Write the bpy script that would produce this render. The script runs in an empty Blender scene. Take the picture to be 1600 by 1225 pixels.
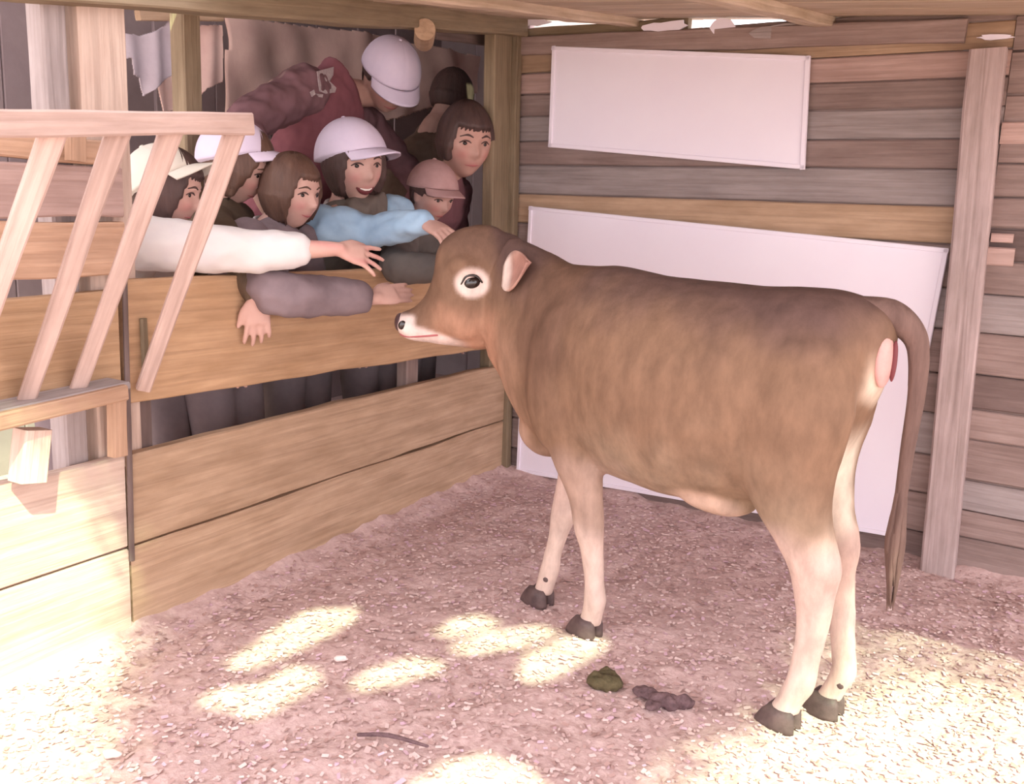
import bpy, math, random
import numpy as np
from mathutils import Vector as V, Matrix, noise
from mathutils.bvhtree import BVHTree
random.seed(7); rng = np.random.default_rng(7)
SC = bpy.context.scene; COL = SC.collection

# ------------------------------------------------------------------ camera
CAMF, PITCH, ROLL, YAW, CH = 1466.146, .195566, .0384046, .509644, 1.1
cy, sy, cp, sp, cr, sr = math.cos(YAW), math.sin(YAW), math.cos(PITCH), math.sin(PITCH), math.cos(ROLL), math.sin(ROLL)
FW = V((-sy*cp, cy*cp, -sp)); R0 = V((cy, sy, 0)); U0 = R0.cross(FW)
RT = R0*cr + U0*sr; UP = U0*cr - R0*sr; CP = V((0, 0, CH))
cd = bpy.data.cameras.new('camera'); cam = bpy.data.objects.new('camera', cd); COL.objects.link(cam)
cd.sensor_fit = 'HORIZONTAL'; cd.sensor_width = 36; cd.lens = 36*CAMF/1600; cd.clip_start = .02
cam.matrix_world = Matrix((( RT.x, UP.x, -FW.x, CP.x), (RT.y, UP.y, -FW.y, CP.y), (RT.z, UP.z, -FW.z, CP.z), (0, 0, 0, 1)))
SC.camera = cam
# ------------------------------------------------------------------ world, sun, exposure
W = bpy.data.worlds.new('world'); SC.world = W; W.use_nodes = True
bg = W.node_tree.nodes['Background']; bg.inputs[0].default_value = (.98, .95, 1.0, 1); bg.inputs[1].default_value = 3.6
SUND = V((-.50, .46, -.735)).normalized()
sl = bpy.data.lights.new('sun', 'SUN'); sl.energy = 8.5; sl.color = (.74, 1.0, .62); sl.angle = math.radians(.9)
sun = bpy.data.objects.new('sun', sl); COL.objects.link(sun); sun.rotation_euler = SUND.to_track_quat('-Z', 'Y').to_euler()
SC.view_settings.view_transform = 'Standard'; SC.view_settings.look = 'None'
SC.view_settings.exposure = .35; SC.view_settings.gamma = 1; SC.view_settings.use_curve_mapping = False

# ------------------------------------------------------------------ helpers
def on_plane(px, py, n, d):
    r = FW + RT*((px-800)/CAMF) - UP*((py-612.5)/CAMF); n = V(n)
    return CP + r*((d - n.dot(CP))/n.dot(r))
def at_x(px, py, x): return on_plane(px, py, (1, 0, 0), x)
def at_z(px, py, z=0): return on_plane(px, py, (0, 0, 1), z)
WN = (.075, 1, 0); WD = 3.365 + .075*-1.888           # the back wall's face
def at_wall(px, py, off=0): return on_plane(px, py, WN, WD-off)
def wall_y(x): return WD - .075*x
FX = -1.888                                           # the fence's face towards the pen

def lin(c):
    c = [v/255 for v in c]
    return tuple((v/12.92 if v <= .04045 else ((v+.055)/1.055)**2.4) for v in c) + (1,)
MATS = {}
def mat(name, c1, c2=None, kind='plain', scale=8, rough=.8, bump=.2, seed=True, stretch=(1, 1, 1), spec=.25, c3=None, vc=False):
    if name in MATS: return MATS[name]
    m = bpy.data.materials.new(name); m.use_nodes = True; MATS[name] = m
    nt = m.node_tree; b = nt.nodes['Principled BSDF']; N = nt.nodes.new; L = nt.links.new
    b.inputs['Roughness'].default_value = rough; b.inputs['Specular IOR Level'].default_value = spec
    c1 = lin(c1); c2 = lin(c2) if c2 else c1
    tc = N('ShaderNodeTexCoord'); mp = N('ShaderNodeMapping'); L(tc.outputs['Object'], mp.inputs[0])
    mp.inputs['Scale'].default_value = stretch
    oi = N('ShaderNodeObjectInfo')
    if seed:
        mu = N('ShaderNodeMath'); mu.operation = 'MULTIPLY'; mu.inputs[1].default_value = 37.0
        L(oi.outputs['Random'], mu.inputs[0]); L(mu.outputs[0], mp.inputs['Location'])
    nz = N('ShaderNodeTexNoise'); nz.inputs['Scale'].default_value = scale; nz.inputs['Detail'].default_value = 6
    nz.inputs['Roughness'].default_value = .62
    L(mp.outputs[0], nz.inputs['Vector'])
    rp = N('ShaderNodeValToRGB'); rp.color_ramp.elements[0].color = c1; rp.color_ramp.elements[1].color = c2
    rp.color_ramp.elements[0].position = .32; rp.color_ramp.elements[1].position = .68
    if c3:
        e = rp.color_ramp.elements.new(.5); e.color = lin(c3)
    L(nz.outputs['Fac'], rp.inputs['Fac']); out = rp.outputs['Color']
    hgt = nz.outputs['Fac']
    if kind == 'wood':
        # long grain lines, a few knots, weather stains
        m2 = N('ShaderNodeMapping'); m2.inputs['Scale'].default_value = (1.2, 34, 34); L(tc.outputs['Object'], m2.inputs[0])
        if seed: L(mu.outputs[0], m2.inputs['Location'])
        n2 = N('ShaderNodeTexNoise'); n2.inputs['Scale'].default_value = 2.2; n2.inputs['Detail'].default_value = 5; n2.inputs['Distortion'].default_value = .6
        L(m2.outputs[0], n2.inputs['Vector'])
        mx = N('ShaderNodeMixRGB'); mx.blend_type = 'MULTIPLY'; mx.inputs['Fac'].default_value = .45
        r2 = N('ShaderNodeValToRGB'); r2.color_ramp.elements[0].color = (.55, .50, .48, 1); r2.color_ramp.elements[1].color = (1.12, 1.12, 1.12, 1)
        r2.color_ramp.elements[0].position = .3; r2.color_ramp.elements[1].position = .62
        L(n2.outputs['Fac'], r2.inputs['Fac']); L(out, mx.inputs[1]); L(r2.outputs['Color'], mx.inputs[2]); out = mx.outputs[0]
        hgt = n2.outputs['Fac']
        # object to object lightness
        hs = N('ShaderNodeHueSaturation'); mr = N('ShaderNodeMapRange'); mr.inputs['To Min'].default_value = .86; mr.inputs['To Max'].default_value = 1.12
        L(oi.outputs['Random'], mr.inputs['Value']); L(mr.outputs[0], hs.inputs['Value']); L(out, hs.inputs['Color']); out = hs.outputs[0]
    if vc:
        at = N('ShaderNodeVertexColor'); at.layer_name = 'Col'
        mx = N('ShaderNodeMixRGB'); mx.blend_type = 'MULTIPLY'; mx.inputs['Fac'].default_value = 1
        L(at.outputs['Color'], mx.inputs[1]); L(out, mx.inputs[2]); out = mx.outputs[0]
    L(out, b.inputs['Base Color'])
    if bump:
        bp = N('ShaderNodeBump'); bp.inputs['Strength'].default_value = bump; bp.inputs['Distance'].default_value = .01
        L(hgt, bp.inputs['Height']); L(bp.outputs[0], b.inputs['Normal'])
    return m

def wood(name, c1, c2, **k): return mat(name, c1, c2, 'wood', scale=5, stretch=(1, 4, 4), rough=k.pop('rough', .75), bump=.35, **k)
M_ORANGE = wood('orange plank', (172, 136, 104), (190, 154, 122))
M_TAN = wood('tan plank', (164, 134, 109), (186, 156, 131))
M_PINKWOOD = wood('pinkish plank', (174, 144, 136), (190, 160, 152))
M_GREY = wood('grey weathered plank', (148, 134, 132), (166, 152, 150))
M_BROWN = wood('brown plank', (138, 116, 110), (158, 136, 130))
M_DARKW = wood('dark plank', (106, 88, 84), (124, 104, 100))
M_POST = wood('post wood', (158, 138, 134), (182, 160, 158))
M_OLIVE = wood('olive timber', (122, 104, 84), (142, 124, 102))
M_ROOF = wood('roof board', (170, 148, 126), (194, 172, 154))
M_RACK = wood('rack timber', (178, 150, 140), (196, 168, 158))
M_RACKTAN = wood('rack tan', (172, 136, 112), (190, 154, 130))
M_PALEW = wood('pale post', (190, 162, 148), (208, 184, 170))
M_BOARD = mat('white board', (236, 224, 236), (240, 230, 240), scale=3, rough=.45, bump=.02, spec=.3)
M_FLOOR = mat('sawdust floor', (190, 158, 153), (214, 186, 181), scale=60, rough=.95, bump=.45, seed=False, c3=(201, 171, 167))
M_CH = [mat('shaving pale', (214, 188, 184), (222, 198, 192), rough=.9), mat('shaving pink', (198, 167, 163), (208, 179, 175), rough=.9),
        mat('shaving brown', (174, 140, 134), (190, 156, 150), rough=.9), mat('shaving lilac', (204, 168, 182), (214, 180, 190), rough=.9)]
M_DUNG = mat('dung', (70, 62, 42), (98, 86, 62), scale=40, rough=.9, bump=.8)
M_DUNG2 = mat('dung dry', (84, 64, 66), (120, 94, 96), scale=50, rough=.95, bump=.8)
M_WALLBK = mat('alley wall', (148, 130, 132), (162, 144, 144), scale=6, rough=.9)
M_TARP = mat('pink brown tarp', (216, 178, 168), (230, 196, 184), scale=6, rough=.9, bump=.3)
M_CLOTH = mat('grey cloth', (176, 160, 166), (192, 176, 182), scale=10, rough=.95, bump=.3)
M_SUNMASK = mat('sun mask sheet', (120, 112, 104), (138, 128, 118), scale=10, rough=.9)  # for the unseen sheet added to shape the sun
M_COAT = mat('calf coat', (214, 214, 214), (255, 255, 255), scale=26, rough=.72, bump=.35, seed=False, vc=True, stretch=(1, 1, .45), spec=.15)
M_HORN = mat('hoof horn', (74, 58, 58), (100, 80, 78), scale=30, rough=.5)
M_EYE = mat('dark eye', (30, 20, 18), (42, 28, 24), rough=.12, bump=0, spec=.6)
M_EYEW = mat('eye white', (190, 168, 164), rough=.3, bump=0)
M_NOSE = mat('nose pad', (70, 52, 54), (92, 70, 70), scale=40, rough=.35)
M_PINK = mat('bare pink skin', (196, 142, 136), (210, 158, 150), scale=30, rough=.5)
M_TAIL = mat('tail hair', (92, 70, 64), (118, 92, 84), scale=40, rough=.85, bump=.6, stretch=(1, 1, .15))
M_SKIN = mat('skin', (194, 152, 140), (204, 164, 152), scale=14, rough=.55, bump=.04, vc=True)
M_HAIR = mat('dark hair', (72, 54, 52), (90, 68, 64), scale=30, rough=.5, bump=.5, stretch=(1, 1, .12))
M_HAIRB = mat('brown hair', (82, 58, 50), (108, 80, 68), scale=30, rough=.5, bump=.5, stretch=(1, 1, .12))
M_CAP = mat('white cap', (212, 196, 216), (218, 202, 220), scale=20, rough=.8, bump=.05)
M_CAPY = mat('cream cap', (216, 206, 194), (222, 212, 200), scale=20, rough=.8, bump=.05)
M_CAPP = mat('dusty pink cap', (170, 132, 130), (184, 146, 144), scale=20, rough=.8, bump=.05)
M_MOUTH = mat('mouth', (110, 52, 56), rough=.5, bump=0); M_LIP = mat('lip', (170, 96, 98), rough=.5, bump=0)
M_TOOTH = mat('teeth', (232, 222, 214), rough=.4, bump=0)
def cloth(n, a, b): return mat(n, a, b, scale=9, rough=.92, bump=.15)
M_WSHIRT = cloth('white shirt', (212, 202, 204), (220, 212, 208)); M_BLUE = cloth('blue knit', (150, 178, 206), (170, 196, 218))
M_GREYS = cloth('grey sweater', (116, 100, 104), (136, 118, 122)); M_OLIVEJ = cloth('olive jacket', (82, 66, 54), (98, 80, 66))
M_MAROON = cloth('maroon jacket', (118, 86, 90), (134, 98, 104)); M_VEST = cloth('grey green vest', (108, 98, 92), (124, 112, 104))
M_DKGREY = cloth('dark grey jacket', (92, 84, 82), (108, 100, 96)); M_DKRED = cloth('dark red sweater', (116, 76, 82), (130, 88, 94))
M_DKBR = cloth('dark brown coat', (110, 90, 80), (124, 104, 92)); M_TROUS = cloth('dark trousers', (116, 102, 104), (132, 116, 118))
M_SHOE = mat('shoe', (60, 52, 54), (80, 70, 72), rough=.7); M_RED = cloth('red vest', (128, 78, 86), (142, 88, 96))
M_PATCH = mat('emblem grey', (170, 150, 152), (200, 184, 184), scale=60, rough=.8)
M_PATCHD = mat('emblem dark', (84, 66, 66), rough=.8)

def mesh(name, verts, faces, m=None, smooth=False):
    me = bpy.data.meshes.new(name); me.from_pydata([tuple(v) for v in verts], [], faces); me.update()
    if m: me.materials.append(m)
    if smooth: me.polygons.foreach_set('use_smooth', [True]*len(me.polygons))
    return me
def link(name, me, parent=None, **props):
    o = bpy.data.objects.new(name, me); COL.objects.link(o)
    if parent: o.parent = parent; o.matrix_parent_inverse = parent.matrix_world.inverted()
    for k, v in props.items(): o[k] = v
    return o
def empty(name, loc, label=None, category=None, group=None, kind=None):
    o = bpy.data.objects.new(name, None); COL.objects.link(o); o.location = loc; o.empty_display_size = .1
    o.matrix_world = Matrix.Translation(V(loc))
    if label: o['label'] = label; o['category'] = category
    if group: o['group'] = group
    if kind: o['kind'] = kind
    return o
class G:                                              # geometry collector
    def __init__(s): s.v = []; s.f = []
    def add(s, v, f):
        n = len(s.v); s.v += [V(p) for p in v]; s.f += [tuple(i+n for i in q) for q in f]; return s
def loft(rings, cap=True):                            # list of equal-length rings -> closed surface
    n = len(rings[0]); v = [p for r in rings for p in r]; f = []
    for i in range(len(rings)-1):
        for j in range(n):
            k = (j+1) % n; f.append((i*n+j, i*n+k, (i+1)*n+k, (i+1)*n+j))
    if cap:
        v += [sum(rings[0], V())/n, sum(rings[-1], V())/n]; a, b = len(v)-2, len(v)-1; e = (len(rings)-1)*n
        for j in range(n):
            k = (j+1) % n; f.append((a, k, j)); f.append((b, e+j, e+k))
    return v, f
def ring(c, a, b, n=20): return [c + a*math.cos(2*math.pi*j/n) + b*math.sin(2*math.pi*j/n) for j in range(n)]
def tube(pts, rad, n=12, lat=None, sub=3, ends=True): # rad: r or (r_lateral, r_other); rounded ends
    P = [V(p) for p in pts]; Rr = [(r, r) if not isinstance(r, tuple) else r for r in rad]
    pp, rr = [], []
    for i in range(len(P)-1):                         # Catmull-Rom
        p0 = P[i-1] if i else P[i]*2-P[i+1]; p3 = P[i+2] if i+2 < len(P) else P[i+1]*2-P[i]
        for k in range(sub):
            t = k/sub; t2 = t*t; t3 = t2*t
            pp.append(.5*((2*P[i]) + (P[i+1]-p0)*t + (2*p0-5*P[i]+4*P[i+1]-p3)*t2 + (3*P[i]-p0-3*P[i+1]+p3)*t3))
            rr.append(tuple(Rr[i][q]*(1-t)+Rr[i+1][q]*t for q in (0, 1)))
    pp.append(P[-1]); rr.append(Rr[-1])
    T = []
    for i in range(len(pp)):
        t = pp[min(i+1, len(pp)-1)]-pp[max(i-1, 0)]; T.append(t.normalized())
    if ends:
        for e, s in ((0, -1), (-1, 1)):
            r = min(rr[e])
            for q, w in ((.55, .83), (.9, .42)):
                a = pp[e] if q == .55 else base
                if q == .55: base = pp[e].copy(); br = rr[e]
                np_ = base + T[e]*s*r*q; nr = (br[0]*w, br[1]*w)
                if e == 0: pp.insert(0, np_); rr.insert(0, nr); T.insert(0, T[0])
                else: pp.append(np_); rr.append(nr); T.append(T[-1])
    L = V(lat) if lat else (V((0, 0, 1)).cross(T[0]) if abs(T[0].z) < .9 else V((1, 0, 0)).cross(T[0]))
    rings = []
    for p, r, t in zip(pp, rr, T):
        l = (L - t*L.dot(t)).normalized(); L = l if lat is None else L
        rings.append(ring(p, l*r[0], t.cross(l)*r[1], n))
    return loft(rings)
def ball(c, ax, M3=None, n=20, m=12):
    c = V(c); M3 = M3 or Matrix.Identity(3); rings = []
    for i in range(1, m):
        a = math.pi*i/m; z = -math.cos(a); r = math.sin(a)
        rings.append([c + M3 @ V((ax[0]*r*math.cos(2*math.pi*j/n), ax[1]*r*math.sin(2*math.pi*j/n), ax[2]*z)) for j in range(n)])
    v, f = loft(rings); v[-2] = c + M3 @ V((0, 0, -ax[2])); v[-1] = c + M3 @ V((0, 0, ax[2])); return v, f
def union(g, voxel, smooth=4, fac=.5):                # voxel-merge into one continuous surface
    me = mesh('tmp', g.v, g.f); o = bpy.data.objects.new('tmp', me); COL.objects.link(o)
    r = o.modifiers.new('r', 'REMESH'); r.mode = 'VOXEL'; r.voxel_size = voxel; r.adaptivity = 0
    s = o.modifiers.new('s', 'SMOOTH'); s.iterations = smooth; s.factor = fac
    dg = bpy.context.evaluated_depsgraph_get(); dg.update()
    out = bpy.data.meshes.new_from_object(o.evaluated_get(dg))
    bpy.data.objects.remove(o); bpy.data.meshes.remove(me)
    out.polygons.foreach_set('use_smooth', [True]*len(out.polygons)); return out
def coords(me):
    a = np.empty(len(me.vertices)*3); me.vertices.foreach_get('co', a); return a.reshape(-1, 3)
def setcoords(me, a): me.vertices.foreach_set('co', a.ravel()); me.update()
def vcol(me, rgb):                                    # rgb linear (n,3)
    at = me.color_attributes.new('Col', 'FLOAT_COLOR', 'POINT')
    at.data.foreach_set('color', np.hstack([rgb, np.ones((len(rgb), 1))]).ravel())
def n3(p, s=1, o=0): return noise.noise(V((p[0]*s+o, p[1]*s+o*1.7, p[2]*s-o)))

def plank(name, parent, a, b, h, t, m, up=(0, 0, 1), wob=.003, seg=10, bev=.004, taper=None, **props):
    """sawn board from a to b (centre line), height h along up, thickness t; own axes so the grain runs along it"""
    a, b = V(a), V(b); X = (b-a); L = X.length; X.normalize(); U = V(up); U = (U - X*U.dot(X)).normalized(); Y = U.cross(X)
    seed = random.random()*90; rings = []
    for i in range(seg+1):
        x = (i/seg-.5)*L; hh = h/2 if not taper else (taper[0]*(1-i/seg)+taper[1]*i/seg)/2
        u = hh + wob*2*noise.noise(V((x*4, seed, 0))); d = hh + wob*2*noise.noise(V((x*4, seed, 7))); w = t/2
        c = min(bev, w*.8); yo = wob*noise.noise(V((x*3, seed, 3)))
        rings.append([V((x, y+yo, z)) for y, z in ((-w, -d+c), (-w+c, -d), (w-c, -d), (w, -d+c), (w, u-c), (w-c, u), (-w+c, u), (-w, u-c))])
    v, f = loft(rings); me = mesh(name, v, f, m)
    o = link(name, me); M = Matrix((X, Y, U)).transposed().to_4x4(); M.translation = (a+b)/2
    o.matrix_world = M
    if parent: o.parent = parent; o.matrix_parent_inverse = parent.matrix_world.inverted()
    for k, vv in props.items(): o[k] = vv
    return o
def panel(name, parent, corners, t, m, nrm, **props):    # four corners, thick slab, slightly bevelled
    c = [V(p) for p in corners]; n = V(nrm).normalized()*t; cen = sum(c, V())/4
    ins = [p + (cen-p).normalized()*.004 for p in c]
    rings = [[p for p in c], [p + n*.8 for p in c], [p + n for p in ins]]
    v, f = loft(rings, cap=False); k = len(v); f += [(3, 2, 1, 0), (8, 9, 10, 11)]
    return link(name, mesh(name, v, f, m), parent, **props)

# ------------------------------------------------------------------ ground
def fl_h(x, y):
    h = .010*noise.noise(V((x*6, y*6, 0))) + .006*noise.noise(V((x*17, y*17, 4))) + .004*noise.noise(V((x*45, y*45, 9)))
    d1 = x-FX; d2 = wall_y(x)-y
    e = max(0, 1-d1/.10)*.030*(1+.7*noise.noise(V((x*5, y*11, 2)))) if d1 > -.02 else 0
    e += max(0, 1-d2/.08)*.02*(1+noise.noise(V((x*8, 0, 5))))
    return h + e - .004
def grid(xs, ys, zf):
    v = [(x, y, zf(x, y)) for y in ys for x in xs]; n = len(xs)
    return v, [(j*n+i, j*n+i+1, (j+1)*n+i+1, (j+1)*n+i) for j in range(len(ys)-1) for i in range(n-1)]
g = G(); g.add(*grid(np.arange(-1.90, 1.2, .0125), np.arange(.5, 3.40, .0125), fl_h))
floor = link('floor', mesh('floor', g.v, g.f, M_FLOOR, True), kind='structure')
g = G(); g.add(*grid(np.linspace(-9, 9, 25), np.linspace(-9, 9, 25), lambda x, y: -.06))
link('outer_ground', mesh('outer_ground', g.v, g.f, M_FLOOR), floor)
# loose shavings
v, f, mi = [], [], []
for i in range(22000):
    x = random.uniform(-1.86, .45); y = random.uniform(.95, min(3.28, wall_y(x)-.03))
    a = random.random()*6.3; l = random.uniform(.003, .008)*(1.5 if random.random() < .06 else 1); w = l*random.uniform(.3, .6)
    z = fl_h(x, y)+.003; c, s = math.cos(a), math.sin(a); tl = random.uniform(-.16, .16)
    k = len(v)
    v += [(x-c*l-s*-w, y-s*l+c*-w, z-tl*l), (x+c*l-s*-w, y+s*l+c*-w, z+tl*l), (x+c*l-s*w, y+s*l+c*w, z+tl*l+.002), (x-c*l-s*w, y-s*l+c*w, z-tl*l+.002)]
    f.append((k, k+1, k+2, k+3)); mi.append(random.choice((0, 0, 1, 1, 1, 2, 2, 3)))
me = mesh('wood_shavings', v, f)
for m in M_CH: me.materials.append(m)
me.polygons.foreach_set('material_index', mi)
o = link('wood_shavings', me, kind='stuff', label='pale pink wood shavings scattered over the floor of the pen', category='bedding')

# ------------------------------------------------------------------ back wall
wall_back = empty('wall_back', (-1.0, wall_y(-1.0), 0), kind='structure')
def wall_plank(x0, x1, z0, z1, m, dz=0, t=.03, proud=0):
    zc = (z0+z1)/2; off = t/2 - proud
    plank('plank', wall_back, (x0, wall_y(x0)+off, zc+dz), (x1, wall_y(x1)+off, zc-dz), z1-z0-.004, t, m, wob=.002)
zs = [-.08, .10, .23, .36, .50, .63, .77, .90, 1.035, 1.15, 1.262, 1.352, 1.447, 1.532, 1.610, 1.69, 1.80]
ms = [M_DARKW, M_BROWN, M_BROWN, M_GREY, M_BROWN, M_BROWN, M_GREY, M_BROWN, M_TAN, M_GREY, M_BROWN, M_GREY, M_BROWN, M_PINKWOOD, M_TAN, M_BROWN]
for i in range(len(ms)):
    top = zs[i+1]
    if i == len(ms)-1: top = 1.735
    wall_plank(-2.02, -.17, zs[i], top, ms[i], proud=random.choice((0, .004, .007)))
zs2 = [-.08, .11, .20, .30, .43, .53, .64, .77, .89, .99, 1.09, 1.18, 1.28, 1.37, 1.48, 1.60, 1.70]
for i in range(len(zs2)-1):
    wall_plank(-.168, 1.25, zs2[i], zs2[i+1], random.choice((M_BROWN, M_BROWN, M_GREY, M_DARKW)), proud=random.choice((0, .006, .012)))
# backing so no daylight leaks between the planks, header, posts
b = link('backing_board', None or mesh('backing_board', *(lambda c: (c, [(0, 1, 2, 3), (7, 6, 5, 4), (0, 4, 5, 1), (3, 2, 6, 7), (0, 3, 7, 4), (1, 5, 6, 2)]))(
    [V((x, wall_y(x)+yo, z)) for yo in (.010, .05) for x, z in ((-2.05, -.1), (1.3, -.1), (1.3, 1.66), (-2.05, 1.72))]), M_BROWN), wall_back)
# torn scraps of pale lining along the wall head
for px, py, w, h in ((1040, 42, 62, 12), (1130, 43, 34, 20), (1296, 46, 26, 14), (1555, 58, 40, 6), (1215, 50, 70, 16), (835, 36, 40, 8)):
    p = at_wall(px, py, .02); sx = w/1466*p.length/2; sz = h/1466*p.length/2; vv = []
    gg = G(); n = 14; rr = []
    for d in (0, .008):
        rr.append([p + V((math.cos(6.283*j/n)*sx*(1+.5*n3((j, px, d), 1.3)), -.01*d, math.sin(6.283*j/n)*sz*(1+.7*n3((j, px, 3), 1.7))))+V((0, -d, 0)) for j in range(n)])
    gg.add(*loft(rr)); link('torn_lining', mesh('torn_lining', gg.v, gg.f, M_BOARD if px < 1200 or px == 1296 or px == 1555 else M_GREY), wall_back)
pb, pt = at_wall(1468, 890, .14), at_wall(1537, 100, .14)
pb = V((-.180, 3.20, -.03)); pt = V((-.232, 3.22, 1.60))
plank('post', wall_back, pb, pt, .10, .12, M_POST, up=(1, 0, 0), wob=.002, bev=.006, label='grey square post standing in front of the planks')
plank('wall_header', wall_back, (-.30, 3.30, 1.655), (1.25, 3.18, 1.63), .09, .10, M_GREY, wob=.004)
plank('wall_header', wall_back, (-2.0, wall_y(-2.0)-.015, 1.715), (-.30, wall_y(-.3)-.015, 1.665), .07, .03, M_BROWN, wob=.004)
plank('wall_header', wall_back, (-2.0, wall_y(-2.0)+.01, 1.755), (-1.20, wall_y(-1.2)+.01, 1.745), .05, .03, M_OLIVE, wob=.004)
plank('corner_post', wall_back, (-1.93, 3.30, -.05), (-1.93, 3.24, 1.75), .13, .05, M_OLIVE, up=(0, 1, 0), wob=.002)
plank('corner_post', wall_back, (-1.885, 3.33, -.05), (-1.91, 3.33, 1.75), .05, .04, M_OLIVE, up=(1, 0, 0), wob=.002)
# little blocks nailed to the right-hand planks
for px, py, w, h in ((1588, 208, 34, 26), (1562, 401, 34, 24), (1566, 372, 26, 12)):
    p = at_wall(px, py, .012); s = p.length/1466
    plank('nailed_block', wall_back, p-V((w*s/2, 0, 0)), p+V((w*s/2, 0, 0)), h*s, .022, M_PINKWOOD, wob=.001, seg=3)

# boards hung on the wall
def hung(name, label, px4, off, t):
    c = [at_wall(x, y, off) for x, y in px4]
    cen = sum(c, V())/4; r = empty(name, (cen.x, cen.y, min(p.z for p in c)), label, 'board', 'white boards on the back wall')
    panel('board_panel', r, [p + V((0, t, 0)) for p in c], t, M_BOARD, (0, -1, 0))
    # thin edge moulding and nail heads
    for i in range(4):
        p, q = c[i], c[(i+1) % 4]; d = (q-p).normalized(); inw = ((cen-p)-(d*(cen-p).dot(d))).normalized()
        plank('edge_strip', r, p + inw*.008 + V((0, -.002, 0)), q + inw*.008 + V((0, -.002, 0)), .014, .006, M_BOARD, up=inw, wob=0, seg=2, bev=.001)
    return r
hung('white_board', 'smaller white board nailed high on the plank wall, above the calf', [(863, 72), (857, 230), (1257, 265), (1266, 87)], .03, .012)
hung('white_board', 'large white board on the plank wall behind the calf, reaching the floor', [(827, 322), (807, 737), (1395, 839), (1483, 388)], .022, .012)

# ------------------------------------------------------------------ roof over the pen
ceiling = empty('ceiling', (-1, 2.4, 1.7), kind='structure')
def roof_z(x, y): return 1.765 + .125*(y-3.36) - .055*(x+1.1)
for i in range(13):
    y0 = 1.72 + i*.131
    plank('roof_board', ceiling, (-2.3, y0+.06, roof_z(-2.3, y0+.06)+.012), (1.4, y0+.06, roof_z(1.4, y0+.06)+.012), .135, .02, M_ROOF, up=(0, 1, .125), wob=.004)
for x in (-1.45, -.75, -.02, .7):
    plank('rafter', ceiling, (x, 1.70, roof_z(x, 1.70)-.012), (x+.03, 3.36, roof_z(x, 3.36)-.010), .035, .06, M_ROOF, wob=.004)

# ------------------------------------------------------------------ left fence (the side the children lean over)
wall_left = empty('wall_left', (FX, 2.4, 0), kind='structure')
T = .036; XC = FX - T/2
def fplank(y0, y1, z0a, z1a, z0b, z1b, m, x=XC, t=T, **k):
    return plank('plank', wall_left, (x, y0, (z0a+z1a)/2), (x, y1, (z0b+z1b)/2), .1, t, m, taper=(z1a-z0a, z1b-z0b), wob=.004, seg=14, **k)
fplank(1.478, 3.33, .597, .893, .535, .875, M_ORANGE)          # wide top plank
fplank(1.470, 3.33, .236, .470, .225, .462, M_TAN)
fplank(1.470, 3.33, -.06, .231, -.06, .218, M_TAN)
fplank(.45, 1.462, .245, .474, .236, .470, M_PALEW)            # near bay; lower planks made paler to add to the sun glare
fplank(.45, 1.462, -.06, .240, -.06, .231, M_PALEW)
fplank(.45, 1.462, .66, .853, .63, .872, M_ORANGE)
fplank(.45, 1.490, .910, 1.030, .906, 1.030, M_RACKTAN)
fplank(.45, 1.490, 1.040, 1.150, 1.036, 1.152, M_PINKWOOD)
fplank(.45, 1.480, 1.160, 1.215, 1.158, 1.212, M_RACKTAN)
# posts
def fpost(x, y, z1, sx, sy_, m, z0=-.06, **k): return plank('post', wall_left, (x, y, z0), (x, y, z1), sx, sy_, m, up=(1, 0, 0), wob=.0015, bev=.005, **k)
fpost(-1.965, 1.488, 1.56, .075, .125, M_PALEW)
fpost(-1.965, 1.372, 1.55, .06, .06, M_GREY)
fpost(-1.955, 1.545, .62, .05, .08, M_DARKW); fpost(-1.955, 2.72, .62, .05, .07, M_BROWN)
fpost(-1.96, .80, 1.5, .07, .09, M_BROWN)
fpost(-1.905, 1.465, .64, .02, .05, M_PALEW, z0=.44); fpost(-2.35, 2.10, 1.80, .06, .07, M_OLIVE)
plank('seam_batten', wall_left, (FX+.004, 1.468, .20), (FX+.004, 1.482, .90), .014, .012, M_DARKW, up=(0, 1, 0), wob=.001, seg=6)
plank('seam_batten', wall_left, (FX+.006, 1.530, .68), (FX+.006, 1.528, .80), .02, .012, M_OLIVE, up=(0, 1, 0), wob=.001, seg=4)
# head beam that climbs towards the back, with the round butt of a roof pole
plank('head_beam', wall_left, (-1.90, .6, 1.44), (-1.90, 3.33, 1.792), .10, .09, M_OLIVE, wob=.004, seg=16)
plank('head_beam', wall_left, (-1.95, .6, 1.55), (-1.95, 3.33, 1.86), .12, .06, M_BROWN, wob=.004, seg=16)
p = at_x(664, 46, -1.84); g = G(); g.add(*tube([p+V((-.20, .28, .02)), p+V((-.06, .085, .004)), p], [.036, .035, .034], 16, ends=False))
link('pole_end', mesh('pole_end', g.v, g.f, M_TAN), wall_left)

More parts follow.
